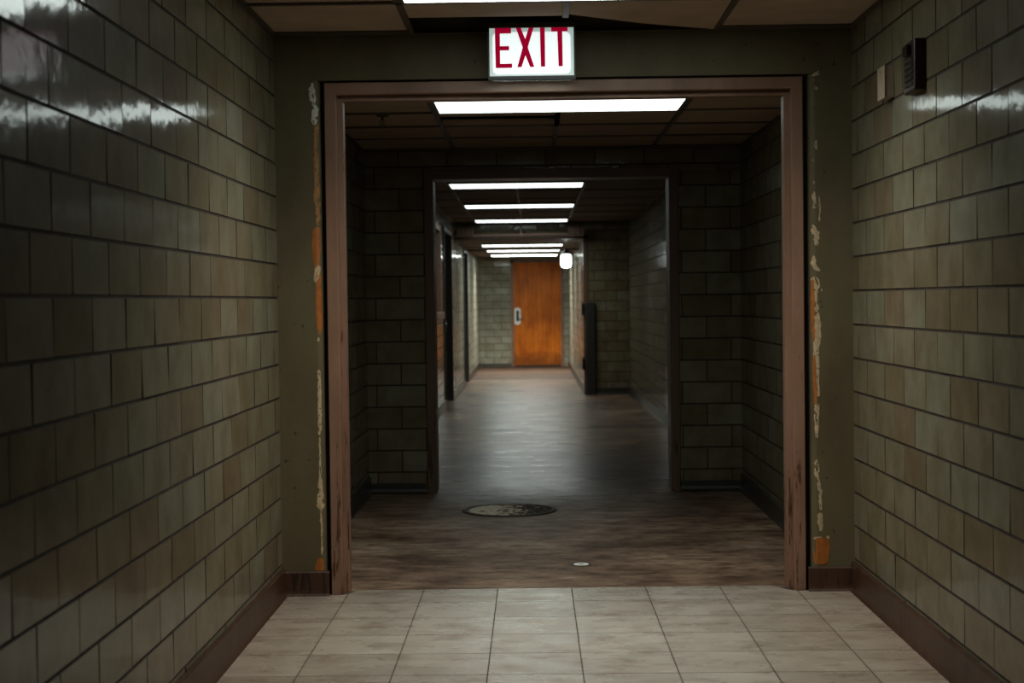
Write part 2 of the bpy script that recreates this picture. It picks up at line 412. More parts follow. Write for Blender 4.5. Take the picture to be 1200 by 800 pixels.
CHIPS={
'Lwhite': [[(2.079, -0.88, -0.872), (2.055, -0.891, -0.87), (2.034, -0.893, -0.867), (2.007, -0.89, -0.864), (1.996, -0.877, -0.866), (1.972, -0.88, -0.856), (1.952, -0.881, -0.857), (1.931, -0.884, -0.86), (1.907, -0.88, -0.864)]] ,
'Lrust': [[(1.914, -0.873, -0.857), (1.793, -0.876, -0.859), (1.724, -0.876, -0.857), (1.673, -0.875, -0.856), (1.604, -0.881, -0.853), (1.587, -0.873, -0.852), (1.504, -0.87, -0.853)]] ,
'Lorange': [[(1.497, -0.881, -0.853), (1.466, -0.887, -0.854), (1.414, -0.889, -0.855), (1.352, -0.885, -0.861), (1.338, -0.88, -0.863), (1.293, -0.877, -0.856), (1.207, -0.879, -0.854), (1.12, -0.876, -0.852), (1.075, -0.872, -0.856), (1.061, -0.867, -0.86)], [(0.154, -0.885, -0.864), (0.129, -0.895, -0.861), (0.098, -0.899, -0.861)]] ,
'Ltan': [[(1.345, -0.869, -0.859), (1.324, -0.88, -0.856), (1.283, -0.884, -0.867), (1.272, -0.881, -0.874)], [(1.051, -0.874, -0.864), (1.033, -0.874, -0.864)], [(0.919, -0.873, -0.864), (0.86, -0.874, -0.861), (0.756, -0.875, -0.861), (0.652, -0.875, -0.863)], [(0.645, -0.873, -0.867), (0.513, -0.874, -0.865), (0.426, -0.88, -0.861), (0.366, -0.886, -0.855), (0.349, -0.875, -0.866), (0.251, -0.871, -0.864), (0.164, -0.871, -0.864)]] ,
'Rtan': [[(2.098, 1.155, 1.165), (2.081, 1.134, 1.168), (2.074, 1.131, 1.144)], [(2.064, 1.134, 1.148), (2.057, 1.137, 1.144)], [(2.037, 1.141, 1.148), (2.03, 1.141, 1.158), (2.019, 1.147, 1.154)], [(1.821, 1.146, 1.153), (1.8, 1.142, 1.153), (1.78, 1.146, 1.151)], [(1.745, 1.133, 1.14), (1.732, 1.135, 1.14)], [(1.656, 1.136, 1.145), (1.642, 1.136, 1.145)], [(1.615, 1.134, 1.144), (1.588, 1.131, 1.148), (1.543, 1.134, 1.146)], [(1.594, 1.155, 1.162), (1.543, 1.158, 1.165), (1.491, 1.157, 1.162)], [(1.481, 1.125, 1.14), (1.457, 1.126, 1.16), (1.423, 1.136, 1.159), (1.395, 1.141, 1.153)], [(1.357, 1.129, 1.139), (1.344, 1.129, 1.142), (1.323, 1.125, 1.153), (1.302, 1.135, 1.156), (1.292, 1.142, 1.17)], [(1.271, 1.125, 1.152), (1.254, 1.125, 1.159), (1.24, 1.135, 1.162), (1.199, 1.136, 1.148), (1.147, 1.134, 1.155), (1.078, 1.134, 1.163), (1.026, 1.133, 1.163), (0.975, 1.133, 1.152), (0.906, 1.132, 1.156), (0.854, 1.134, 1.154), (0.767, 1.135, 1.155), (0.698, 1.134, 1.152), (0.619, 1.137, 1.147)], [(1.226, 1.162, 1.169), (1.209, 1.162, 1.169)], [(0.535, 1.137, 1.147), (0.508, 1.129, 1.15), (0.473, 1.133, 1.153), (0.438, 1.143, 1.16), (0.386, 1.149, 1.163), (0.327, 1.152, 1.163)], [(0.317, 1.145, 1.163), (0.282, 1.142, 1.166), (0.24, 1.152, 1.162)], [(0.223, 1.172, 1.193), (0.209, 1.182, 1.196)], [(0.22, 1.124, 1.179), (0.206, 1.124, 1.151)]] ,
'Rorange': [[(1.261, 1.126, 1.137), (1.147, 1.124, 1.138), (1.044, 1.125, 1.135)], [(1.064, 1.13, 1.14), (1.009, 1.13, 1.138)], [(0.957, 1.131, 1.14), (0.871, 1.13, 1.141), (0.819, 1.132, 1.147), (0.753, 1.135, 1.142)], [(0.216, 1.124, 1.189), (0.178, 1.124, 1.193), (0.126, 1.127, 1.185), (0.105, 1.133, 1.182)]] ,
}

def surf_y(x):
    for xe, s in ((PLX, 1), (PRX, -1)):
        d = (xe-x)*s
        if 0 <= d < PR and (x < 0) == (s > 0):
            q = PR-d
            return Y1+PR-math.sqrt(max(0, PR*PR-q*q))
    return Y1
def chip(name, polys, m, eps, jag, label):
    holes = jag > .0021
    mb = MB(); st = .0025
    for pl in polys:
        zt, zb = pl[0][0], pl[-1][0]
        z = zt
        def lohi(z):
            for (za, a, b), (zc_, c, d) in zip(pl, pl[1:]):
                if za >= z >= zc_:
                    t = (za-z)/max(1e-6, za-zc_); return a+(c-a)*t, b+(d-b)*t
            return None
        def edges(z):
            lh = lohi(z)
            if lh is None: return None
            a, b = lh
            e = min(1, (zt-z)/.008, (z-zb)/.008); e = max(0, e)**.5
            mid = (a+b)/2; hw = (b-a)/2*e
            a = mid-hw+jag*noise.noise(Vector((z*60, 1.7, eps*999)))+jag*.6*noise.noise(Vector((z*170, 4.7, 1)))
            b = mid+hw+jag*noise.noise(Vector((z*55, 9.1, eps*777)))+jag*.6*noise.noise(Vector((z*190, 2.2, 3)))
            if pl[0][1] < 0: b = min(b, PLX-.0015); a = min(a, b)
            else: a = max(a, PRX+.0015); b = max(a, b)
            return a, b
        while z-st >= zb:
            A, B = edges(z), edges(z-st)
            if A and B:
                for k in range(4):
                    if holes and noise.noise(Vector((z*45, k*2.3+A[0]*30, eps*500))) > .33: continue
                    q = []
                    for (e, zz, t) in ((A, z, k/4), (A, z, (k+1)/4), (B, z-st, (k+1)/4), (B, z-st, k/4)):
                        x = e[0]+(e[1]-e[0])*t; q.append((x, surf_y(x)-eps, zz))
                    mb.face(q)
            z -= st
    if mb.f:
        return mb.build(name, m, parent=wd, label=label, recalc=False)
chip('paint_chip', CHIPS['Lrust'], M['rust_paint'], .0006, .0022, 'rusty orange strip bared on the left door corner')
chip('paint_chip', CHIPS['Lorange'], M['orange_paint'], .0008, .0020, 'bright orange strip bared on the left door corner')
chip('paint_chip', CHIPS['Lwhite'], M['white_chip'], .0012, .004, 'white plaster scar at top of the left door corner')
chip('paint_chip', CHIPS['Ltan'], M['tan_chip'], .0014, .003, 'tan flecks low on the left door corner')
chip('paint_chip', CHIPS['Rtan'], M['tan_chip'], .0008, .0032, 'tan flaking strip on the right door corner')
chip('paint_chip', CHIPS['Rorange'], M['orange_paint'], .0016, .002, 'orange patches bared on the right door corner')

# steel frame, mitred profile swept round the opening: (offset outward from the stop, y)
def swept_frame(name, prof, L, R, T, z0, m, label, kind=True, parent=None):
    mb = MB(); n = len(prof)
    for j in range(n-1):
        (o1, y1), (o2, y2) = prof[j], prof[j+1]
        NZ = 10
        for k in range(NZ):
            f0, f1 = k/NZ, (k+1)/NZ
            for side in (0, 1):
                def pt(o, y, f):
                    z = z0+(T+o-z0)*f
                    return ((L-o) if side == 0 else (R+o), y, z)
                mb.face([pt(o1, y1, f0), pt(o2, y2, f0), pt(o2, y2, f1), pt(o1, y1, f1)])
        mb.face([(L-o1, y1, T+o1), (R+o1, y1, T+o1), (R+o2, y2, T+o2), (L-o2, y2, T+o2)])
    return S(mb, name, m, label, parent=parent) if kind else mb.build(name, m, parent=parent)
fy = Y1+.012
prof = [(FO, fy+.05), (FO, fy+.003), (FO-.003, fy), (FI+.003, fy), (FI, fy+.003), (FI, fy+.048), (.002, fy+.048), (0, fy+.05), (0, fy+.115), (.002, fy+.117), (FI, fy+.117), (FI, Y1B+.01), (FO, Y1B+.01), (FO, Y1B-.03)]
fr = swept_frame('trim_1', prof, OL, OR, OT, 0, M['frame'], 'pinkish brown steel door frame, chipped near the floor')

# wall back face seen from nothing but reflections
mb = MB(); mb.box(XL, XR, Y1B-.02, Y1B, OT+.06, 2.5); mb.box(XL, OL-.05, Y1B-.02, Y1B, 0, OT+.06); mb.box(OR+.05, XR, Y1B-.02, Y1B, 0, OT+.06)
S(mb, 'wall_doorway', M['plaster'], 'rear face of the doorway wall')

# baseboards
def baseboard(name, pts, h, th, m, label, z0=0.):
    """pts: list of (x,y); runs with the room on the left of the direction"""
    mb = MB()
    prof = [(0, 0), (th+.010, 0), (th+.003, .010), (th, .022), (th, h-.006), (th-.004, h), (0, h)]
    for (xa, ya), (xb, yb) in zip(pts, pts[1:]):
        d = Vector((xb-xa, yb-ya)); d.normalize(); nn = Vector((-d.y, d.x))
        nseg = max(1, int((Vector((xb-xa, yb-ya)).length)/1.5))
        for s_ in range(nseg):
            ta, tb = s_/nseg, (s_+1)/nseg
            A = (xa+(xb-xa)*ta, ya+(yb-ya)*ta); B = (xa+(xb-xa)*tb, ya+(yb-ya)*tb)
            fa, fb = floor_z(A[1]), floor_z(B[1])
            for (o1, z1), (o2, z2) in zip(prof, prof[1:]):
                mb.face([(A[0]+nn.x*o1, A[1]+nn.y*o1, fa+z1), (B[0]+nn.x*o1, B[1]+nn.y*o1, fb+z1),
                         (B[0]+nn.x*o2, B[1]+nn.y*o2, fb+z2), (A[0]+nn.x*o2, A[1]+nn.y*o2, fa+z2)])
    return S(mb, name, m, label)
baseboard('baseboard_left', [(XL+.006, Y1), (XL+.006, YA)], .112, .012, M['base_brown'], 'reddish brown baseboard along the left brick wall')
baseboard('baseboard_right', [(XR-.006, YA), (XR-.006, Y1)], .118, .012, M['base_brown'], 'reddish brown baseboard along the right brick wall')
baseboard('baseboard_doorway', [(OL-FO-.004, Y1), (XL, Y1)], .100, .012, M['base_brown'], 'short reddish brown baseboard left of the doorway')
baseboard('baseboard_doorway', [(XR, Y1), (OR+FO+.004, Y1)], .098, .012, M['base_brown'], 'short reddish brown baseboard right of the doorway')

# ------------------------------------------------------------------ floors
FX, FZ = .1476, 5.925
mb = MB(); g = .0022; th = .004
edge = lambda x: 6.508+.018*(x+.7)/1.7+.004*noise.noise(Vector((x*9, 3, 0)))+.003*noise.noise(Vector((x*31, 8, 0)))
mb.box(XL-.02, XR+.02, YA, 6.49, -.05, -.0005, 1)
k0 = math.floor((XL-FX)/TL); j = -30
while FZ+j*TL < 6.5:
    ya, yb = FZ+j*TL+g, FZ+(j+1)*TL-g
    if yb > YA:
        for k in range(k0, 6):
            xa, xb = FX+k*TL+g, FX+(k+1)*TL-g
            xa, xb = max(xa, XL), min(xb, XR)
            if xb-xa < .01: continue
            i = len(mb.v)
            last = yb > 6.4
            def poly(pts):
                n = len(pts); i = len(mb.v)
                mb.v += [(x, y, 0.) for x, y in pts]+[(x, y, -.012) for x, y in pts]
                mb.f.append(tuple(range(i, i+n))); mb.m.append(0)
                for q in range(n): mb.f.append((i+q, i+n+q, i+n+(q+1) % n, i+(q+1) % n)); mb.m.append(0)
            if not last: poly([(xa, ya), (xb, ya), (xb, yb), (xa, yb)])
            else:
                # cut to the worn threshold line between the jambs, to the wall outside them
                xs = [xa+(xb-xa)*t/10 for t in range(11)]
                top = []
                for x in xs:
                    if x < OL-.01 or x > OR+.005: y = Y1-.001+.006
                    elif x < OL+.03: y = Y1+.02+(x-OL+.01)/.04*.09
                    elif x > OR-.05: y = Y1+.02+(OR+.005-x)/.055*.10+.004*noise.noise(Vector((x*90, 0, 0)))
                    else: y = edge(x)
                    top.append((x, y))
                poly([(xa, ya), (xb, ya)]+top[::-1])
    j += 1
S(mb, 'floor', [M['vinyl'], M['grout']], 'beige square vinyl tile floor of the near corridor')
mb = MB()
ys = [6.4, 6.9, 9.84, 10]+[10+i*1.4 for i in range(1, 8)]+[Y3]+[Y3+i*2.2 for i in range(1, 5)]+[Y4+.1]
for a, b in zip(ys, ys[1:]):
    za, zb = floor_z(a)-.006, floor_z(b)-.006
    mb.face([(XL-.3, a, za), (XR+.3, a, za), (XR+.3, b, zb), (XL-.3, b, zb)], 1 if a > 25.5 else 0)
S(mb, 'floor', [M['concrete'], M['brown_floor']], 'worn glossy brown concrete floor beyond the doorway', recalc=False)
F0 = -.006

# ------------------------------------------------------------------ vestibule and second opening
L2, R2, T2 = -.608, .852, 1.945
mb = MB(); tiles(mb, (XL, 0, 0), Y_, X_, Y1B, Y2+.01, 0, CB+.02, 6.135, zc=Z0)
mb.box(XL-.12, XL-.001, Y1B, Y2B, -.05, 2.6, 1)
S(mb, 'wall_left', TM, 'dark glazed brick wall on the left just beyond the doorway')
mb = MB(); tiles(mb, (XR, 0, 0), Y_, (-1, 0, 0), Y1B, Y2+.01, 0, CB+.02, 5.9865-TL/2)
mb.box(XR+.001, XR+.12, Y1B, Y2B, -.05, 2.6, 1)
S(mb, 'wall_right', TM, 'dark glazed brick wall on the right just beyond the doorway')
mb = MB()
tiles(mb, (0, Y2, 0), X_, (0, -1, 0), XL, L2-.04, 0, T2+.03, -.974)
tiles(mb, (0, Y2, 0), X_, (0, -1, 0), R2+.04, XR, 0, T2+.03, 1.079-TL/2)
tiles(mb, (0, Y2, 0), X_, (0, -1, 0), XL, XR, T2+.03, CB+.02, -.974)
mb.box(XL, L2-.03, Y2+.001, Y2B, -.05, T2+.03, 1); mb.box(R2+.03, XR, Y2+.001, Y2B, -.05, T2+.03, 1)
mb.box(XL, XR, Y2+.001, Y2B, T2+.03, 2.5, 1)
S(mb, 'wall_middle', TM, 'dark brick cross wall around the second opening')
p2 = [(.058, Y2+.01), (.058, Y2-.012), (.055, Y2-.015), (.003, Y2-.015), (0, Y2-.012), (0, Y2B+.012), (.058, Y2B+.012)]
swept_frame('trim_2', p2, L2, R2, T2, F0, M['brown_trim'], 'narrow dark brown frame of the second opening')
baseboard('baseboard_left', [(XL+.006, Y2), (XL+.006, Y1B)], .10, .01, M['dark_trim'], 'dark baseboard on the left beyond the doorway')
baseboard('baseboard_right', [(XR-.006, Y1B), (XR-.006, Y2)], .10, .01, M['dark_trim'], 'dark baseboard on the right beyond the doorway')
baseboard('baseboard_middle', [(L2-.058, Y2-.006), (XL, Y2-.006)], .06, .008, M['dark_trim'], 'dark baseboard on the cross wall, left')
baseboard('baseboard_middle', [(XR, Y2-.006), (R2+.058, Y2-.006)], .06, .008, M['dark_trim'], 'dark baseboard on the cross wall, right')

# ------------------------------------------------------------------ long corridor
DY = (18.46, 20.2, 2.06)                  # dark doorway in the left wall
EY = (23.7, 25.1, 1.97)                   # a second, further one
WY = (16.05, 17.70, 1.03, 2.02)           # interior window
holes = [(DY[0], DY[1], -1, DY[2]), (WY[0], WY[1], WY[2], WY[3])]
mb = MB(); tiles(mb, (XL, 0, 0), Y_, X_, Y2B, Y3, -.1, CC+.02, 6.135, holes)
mb.box(XL-.12, XL-.001, Y2B, WY[0], -.2, 2.6, 1)
mb.box(XL-.12, XL-.001, WY[0], WY[1], -.2, WY[2], 1); mb.box(XL-.12, XL-.001, WY[0], WY[1], WY[3], 2.6, 1)
mb.box(XL-.12, XL-.001, WY[1], DY[0], -.2, 2.6, 1)
mb.box(XL-.12, XL-.001, DY[0], DY[1], DY[2], 2.6, 1); mb.box(XL-.12, XL-.001, DY[1], Y3, -.2, 2.6, 1)
S(mb, 'wall_left', TM, 'glazed brick wall on the left of the long corridor')
mb = MB(); tiles(mb, (XR, 0, 0), Y_, (-1, 0, 0), Y2B, Y3, -.1, CC+.02, 5.9865-TL/2)
mb.box(XR+.001, XR+.12, Y2B, Y3B, -.2, 2.6, 1)
S(mb, 'wall_right', TM, 'glazed brick wall on the right of the long corridor')
H3 = 2.05
mb = MB(); tiles(mb, (0, Y3, 0), X_, (0, -1, 0), DXR+.03, XR, -.1, CC+.02, .98, zc=1.167)
tiles(mb, (0, Y3, 0), X_, (0, -1, 0), XL, DXR+.03, H3, CC+.02, .98, zc=1.167)
mb.box(DXR+.03, XR, Y3+.001, Y3B, -.2, 2.5, 1); mb.box(XL, DXR+.03, Y3+.001, Y3B, H3, 2.5, 1)
S(mb, 'wall_end_right', TM, 'glazed brick wall facing the camera where the corridor narrows')
holes = [(EY[0], EY[1], -1, EY[2])]
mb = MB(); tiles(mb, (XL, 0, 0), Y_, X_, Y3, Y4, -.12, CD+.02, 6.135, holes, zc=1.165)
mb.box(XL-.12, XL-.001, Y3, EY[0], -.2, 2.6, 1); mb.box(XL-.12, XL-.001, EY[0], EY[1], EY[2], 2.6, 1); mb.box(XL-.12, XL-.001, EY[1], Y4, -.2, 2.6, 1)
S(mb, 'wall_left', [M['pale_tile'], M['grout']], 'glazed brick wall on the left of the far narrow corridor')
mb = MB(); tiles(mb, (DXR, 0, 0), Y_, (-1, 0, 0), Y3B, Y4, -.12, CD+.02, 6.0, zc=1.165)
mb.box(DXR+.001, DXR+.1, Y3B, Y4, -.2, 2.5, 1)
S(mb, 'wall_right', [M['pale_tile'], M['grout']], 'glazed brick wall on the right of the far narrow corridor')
FL, FR, FT = -.363, .551, 1.915            # far door leaf
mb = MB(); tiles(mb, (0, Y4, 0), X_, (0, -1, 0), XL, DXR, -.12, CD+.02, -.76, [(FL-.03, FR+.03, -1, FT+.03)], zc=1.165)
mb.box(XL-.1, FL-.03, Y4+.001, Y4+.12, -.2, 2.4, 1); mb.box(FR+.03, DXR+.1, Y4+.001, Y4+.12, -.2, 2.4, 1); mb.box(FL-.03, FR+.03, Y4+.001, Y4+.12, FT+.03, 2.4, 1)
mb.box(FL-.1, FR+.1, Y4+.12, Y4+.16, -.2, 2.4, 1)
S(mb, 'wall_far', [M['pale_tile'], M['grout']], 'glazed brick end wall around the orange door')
baseboard('baseboard_left', [(XL+.006, DY[0]), (XL+.006, Y2B)], .10, .01, M['dark_trim'], 'dark baseboard on the left of the long corridor')
baseboard('baseboard_left', [(XL+.006, EY[0]), (XL+.006, DY[1])], .10, .01, M['dark_trim'], 'dark baseboard between the two dark side doorways')
baseboard('baseboard_left', [(XL+.006, Y4), (XL+.006, EY[1])], .10, .01, M['dark_trim'], 'dark baseboard at the far left')
baseboard('baseboard_right', [(XR-.006, Y2B), (XR-.006, Y3)], .10, .01, M['dark_trim'], 'dark baseboard on the right of the long corridor')
baseboard('baseboard_right', [(DXR-.006, Y3B), (DXR-.006, Y4)], .10, .01, M['dark_trim'], 'dark baseboard at the far right')
baseboard('baseboard_far', [(FL-.06, Y4-.006), (XL, Y4-.006)], .06, .01, M['dark_trim'], 'dark baseboard left of the orange door')
baseboard('baseboard_end_right', [(XR, Y3-.006), (DXR+.05, Y3-.006)], .09, .01, M['dark_trim'], 'dark baseboard where the corridor narrows')
# brown steel casing on the corner where the corridor narrows
mb = MB(); mb.box(DXR-.015, DXR+.05, Y3-.015, Y3B+.01, floor_z(Y3)-.006, H3, 0, .004)
mb.box(XL, DXR+.05, Y3-.015, Y3B+.01, H3-.05, H3, 0, .004)
t3 = S(mb, 'trim_3', M['brown_trim'], 'dark brown casing where the corridor narrows')
for z in (1.06, .33):
    mb = MB(); mb.box(DXR-.045, DXR-.013, Y3-.045, Y3+.03, z-.07, z+.07, 0, .006)
    mb.cyl((DXR-.03, Y3-.045, z-.08), (DXR-.03, Y3-.045, z+.08), .014, n=12)
    mb.build('hinge', M['black'], parent=t3, label='black hinge on the brown casing')

# side doorways
def side_door(name, y0, y1, zt, label):
    r = thing(name, label, 'door', (XL, y0, floor_z((y0+y1)/2)-.012)); del r['category']; r['kind'] = 'structure'
    zt = zt-r.location.z
    mb = MB(); d = -.13
    W = y1-y0
    mb.box(d-.045, d, .04, W-.04, .008, zt-.04, 0, .003)
    for a, b in ((.14, .92), (1.08, zt-.16)):
        for q in (0, 1):
            w0 = .16+q*(W/2-.08); w1 = w0+W/2-.24
            mb.box(d-.002, d+.008, w0, w1, a, b, 0, .003)
    mb.build('door_leaf', M['dark_door'], parent=r)
    mb = MB(); mb.cyl((d, W-.16, .98), (d+.05, W-.16, .98), .012, n=12); mb.lathe([(.0, .0)]*2, n=4)
    mb.cyl((d+.045, W-.16, .98), (d+.075, W-.16, .98), .028, .022, n=16)
    mb.build('door_knob', M['chrome'], parent=r)
    mb = MB()
    for a, b in ((-.005, .045), (W-.045, W+.005)): mb.box(d-.05, .018, a, b, 0, zt, 0, .003)
    mb.box(d-.05, .018, -.005, W+.005, zt-.045, zt+.005, 0, .003)
    mb.build('door_frame', M['dark_door'], parent=r)
    mb = MB(); mb.box(d-.09, d-.06, -.05, W+.05, -.1, zt+.05)
    mb.build('door_backing', M['void'], parent=r)
side_door('door_2', DY[0], DY[1], DY[2], 'dark recessed doorway in the left wall of the long corridor')
side_door('door_3', EY[0], EY[1], EY[2], 'furthest dark recessed doorway in the left wall')

# interior window / hatch on the left wall
r = thing('window_1', 'dark interior window with pale metal frame on the left wall of the long corridor', 'window', (XL, WY[0], 0)); del r['category']; r['kind'] = 'structure'
W = WY[1]-WY[0]
mb = MB()
mb.box(-.1, .022, -.005, .055, WY[2], WY[3], 0, .004); mb.box(-.1, .022, W-.055, W+.005, WY[2], WY[3], 0, .004)
mb.box(-.1, .022, -.005, W+.005, WY[3]-.055, WY[3]+.005, 0, .004)
mb.build('window_frame', M['pipe'], parent=r)
mb = MB(); mb.box(-.1, .05, -.03, W+.03, WY[2]-.035, WY[2]+.04, 0, .008)
mb.build('window_sill', M['frame'], parent=r)
mb = MB(); mb.box(-.06, -.052, .05, W-.05, WY[2]+.03, WY[3]-.05); mb.box(-.115, -.105, 0, W, WY[2], WY[3])
mb.build('window_pane', M['pane'], parent=r)

# far orange door
r = thing('door_1', 'orange wood veneer door at the far end of the corridor', 'door', (0, Y4, floor_z(Y4)-.006)); del r['category']; r['kind'] = 'structure'
zt = FT-r.location.z
mb = MB(); mb.box(FL, FR, .02, .065, .008, zt, 0, .003); leaf = mb.build('door_leaf', M['wood'], parent=r)
mb = MB()
for s in (0, 1):
    x = FL-.058 if s == 0 else FR
    mb.box(x, x+.058, -.018, .08, 0, zt+.055, 0, .003)
mb.box(FL-.058, FR+.058, -.018, .08, zt, zt+.055, 0, .003)
mb.build('door_frame', M['frame'], parent=r)
lx, lz = -.292, .985
def rounded(cx, cz, w, h, rad, n=6):
    pts = []
    for qx, qz, a0 in ((1, 1, 0), (-1, 1, 90), (-1, -1, 180), (1, -1, 270)):
        for k in range(n+1):
            a = math.radians(a0+90*k/n); pts.append((cx+qx*(w/2-rad)+rad*math.cos(a), cz+qz*(h/2-rad)+rad*math.sin(a)))
    return pts
mb = MB(); mb.extrude_poly(rounded(lx, lz, .125, .33, .05), .0, .02)
lk = mb.build('lock_plate', M['white_plate'], parent=r, label='white lock plate')
mb = MB(); mb.extrude_poly(rounded(lx, lz+.005, .052, .21, .02), -.004, .002); mb.build('keypad', M['black'], parent=lk)
mb = MB(); mb.cyl((lx+.01, -.0, lz-.055), (lx+.01, -.055, lz-.055), .014, n=12); mb.box(lx, lx+.12, -.062, -.045, lz-.068, lz-.045, 0, .006)
mb.build('lever_handle', M['black'], parent=lk)
mb = MB(); mb.box(FL+.02, FR-.02, .008, .02, .01, .03); mb.build('door_sweep', M['black'], parent=r)

# ------------------------------------------------------------------ ceilings
def ceiling(name, x0, x1, y0, y1, z, xl, yl, skip, label, extra=(), tile='ceil'):
    mb = MB()
    xs = [x0]+xl+[x1]; yy = [y0]+yl+[y1]; w = .012
    for i in range(len(xs)-1):
        for j in range(len(yy)-1):
            cx, cy = (xs[i]+xs[i+1])/2, (yy[j]+yy[j+1])/2
            if any(a < cx < b and c < cy < d for a, b, c, d in skip): continue
            dz = random.uniform(0, .004)
            mb.box(xs[i]+.004, xs[i+1]-.004, yy[j]+.004, yy[j+1]-.004, z+.002+dz, z+.018+dz, 0)
    for x in xl:
        segs = [(y0, y1)]
        for a, b, c, d in skip:
            if a+.05 < x < b-.05:
                segs = [s for (p, q) in segs for s in ((p, min(q, c)), (max(p, d), q)) if s[1]-s[0] > .02]
        for p, q in segs: mb.box(x-w, x+w, p, q, z-.004, z+.01, 1)
    for y in yl:
        segs = [(x0, x1)]
        for a, b, c, d in skip:
            if c+.05 < y < d-.05:
                segs = [s for (p, q) in segs for s in ((p, min(q, a)), (max(p, b), q)) if s[1]-s[0] > .02]
        for p, q in segs: mb.box(p, q, y-w, y+w, z-.004, z+.01, 1)
    # wall angle
    mb.box(x0, x0+.02, y0, y1, z-.003, z+.001, 1); mb.box(x1-.02, x1, y0, y1, z-.003, z+.001, 1)
    mb.box(x0, x1, y1-.02, y1, z-.003, z+.001, 1); mb.box(x0, x1, y0, y0+.02, z-.003, z+.001, 1)
    for e in extra: e(mb)
    mb.box(x0-.05, x1+.05, y0, y1, 2.55, 2.62, 2)
    return S(mb, name, [M[tile], M['tbar'], M['void']], label)
BX0, BXM, BX1 = -.472, .139, .750
def cell_rows(first, lo, hi, step=.61):
    k = math.ceil((lo-first)/step); out = []
    while first+k*step < hi-.03:
        if first+k*step > lo+.03: out.append(first+k*step)
        k += 1
    return out
NA = 5.125
rowsA = cell_rows(NA, YA, Y1)
last = NA+.61
def sag(mb):
    z = CA
    # short left piece, then an open slot; right piece torn along a slant and hanging
    mb.box(BX0+.014, BXM-.012, last+.012, last+.31, z+.001, z+.016, 0)
    i = len(mb.v)
    P = [(BXM+.012, last+.012, z+.001), (BX1-.014, last+.012, z+.001), (BX1-.014, Y1-.03, z-.004), (BXM+.30, Y1-.17, z+.000), (BXM+.012, last+.30, z+.004)]
    mb.v += P+[(x, y, q+.015) for x, y, q in P]
    mb.f.append((i, i+1, i+2, i+3, i+4)); mb.m.append(0); mb.f.append((i+5, i+6, i+7, i+8, i+9)); mb.m.append(0)
    for q in range(5): mb.f.append((i+q, i+(q+1) % 5, i+5+(q+1) % 5, i+5+q)); mb.m.append(0)
    mb.box(BXM-.012, BXM+.012, last, last+.33, z-.004, z+.01, 1)
LIGHTS = [  # x0 of bay, y0 of bay, ceiling
    (BX0, NA, CA), (BX0, 7.255, CB), (-.74, 13.78, CC), (-.74, 16.88, CC), (-.74, 20.05, CC), (-.75, 22.98, CD), (-.75, 25.40, CD), (-.75, 28.12, CD)]
bay = lambda i: (LIGHTS[i][0], LIGHTS[i][0]+1.222, LIGHTS[i][1], LIGHTS[i][1]+.61)
ceiling('ceiling', XL, XR, YA, Y1, CA, [BX0, BXM, BX1], rowsA, [bay(0), (BX0, BX1, last, Y1), (-.47, .75, 0.86, 1.46)], 'brown panel ceiling of the near corridor', [sag])
mb = MB()
rowsB = cell_rows(7.255, Y1B, Y2)
def gapB(mb):
    mb.box(BX0+.012, BXM-.012, 7.865+.012, 8.05, CB+.002, CB+.016, 0)
    mb.box(BX0+.012, BXM-.012, 8.29, 8.475-.012, CB+.002, CB+.016, 0)
    mb.box(BXM-.012, BXM+.012, 7.87, 8.475, CB-.004, CB+.01, 1)
ceiling('ceiling', XL, XR, Y1B, Y2, CB, [BX0, BXM, BX1], rowsB, [bay(1), (BX0, BXM, 7.865, 8.475)], 'dark panel ceiling just beyond the doorway', [gapB])
CX = [-.74, -.129, .482]
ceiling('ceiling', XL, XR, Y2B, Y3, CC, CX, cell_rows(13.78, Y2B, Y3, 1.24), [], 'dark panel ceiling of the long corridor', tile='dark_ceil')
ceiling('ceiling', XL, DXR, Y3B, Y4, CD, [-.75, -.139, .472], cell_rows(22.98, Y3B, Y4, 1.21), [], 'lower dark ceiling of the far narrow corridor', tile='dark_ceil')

# ------------------------------------------------------------------ ceiling lights
LCOL = (.88, 1.0, .95)
def make_light(i, strength, label):
    x0, y0, z = LIGHTS[i]
    t = thing('ceiling_light', label, 'ceiling light', (x0+.611, y0+.305, z), group='fluorescent ceiling lights')
    w, d = .599, .293
    mb = MB()
    if i < 2:                               # recessed tray
        mb.box(-w, w, -d, d, .09, .10)
        for a, b, c, e in ((-w, -w+.006, -d, d), (w-.006, w, -d, d), (-w, w, -d, -d+.006), (-w, w, d-.006, d)): mb.box(a, b, c, e, -.001, .095)
        zo = 0.
    else:                                   # shallow tray just under the ceiling
        mb.box(-w, w, -d, d, -.012, -.006)
        zo = -.014
    mb.build('housing', M['housing'], parent=t)
    mb = MB()
    b = .014
    for a, q, c, e in ((-w, -w+b, -d, d), (w-b, w, -d, d), (-w, w, -d, -d+b), (-w, w, d-b, d)): mb.box(a, q, c, e, zo-.006, zo+.004, 0)
    mb.build('lens_frame', M['housing'], parent=t)
    mb = MB(); mb.box(-w+b, w-b, -d+b, d-b, zo-.005, zo-.001)
    mb.build('lens', emit('light_lens', LCOL, strength[0]), parent=t, label='glowing white lens')
    # the tubes behind the prismatic lens throw most of their light downwards
    la = bpy.data.lights.new('tube_glow', 'AREA'); la.shape = 'RECTANGLE'; la.size = 2*(w-b); la.size_y = 2*(d-b)
    la.energy = strength[1]; la.color = (1.0, .955, .84); la.spread = math.radians(130)
    lo = bpy.data.objects.new('tube_glow', la); COL.objects.link(lo); lo.parent = t; lo.location = (0, 0, zo-.009)
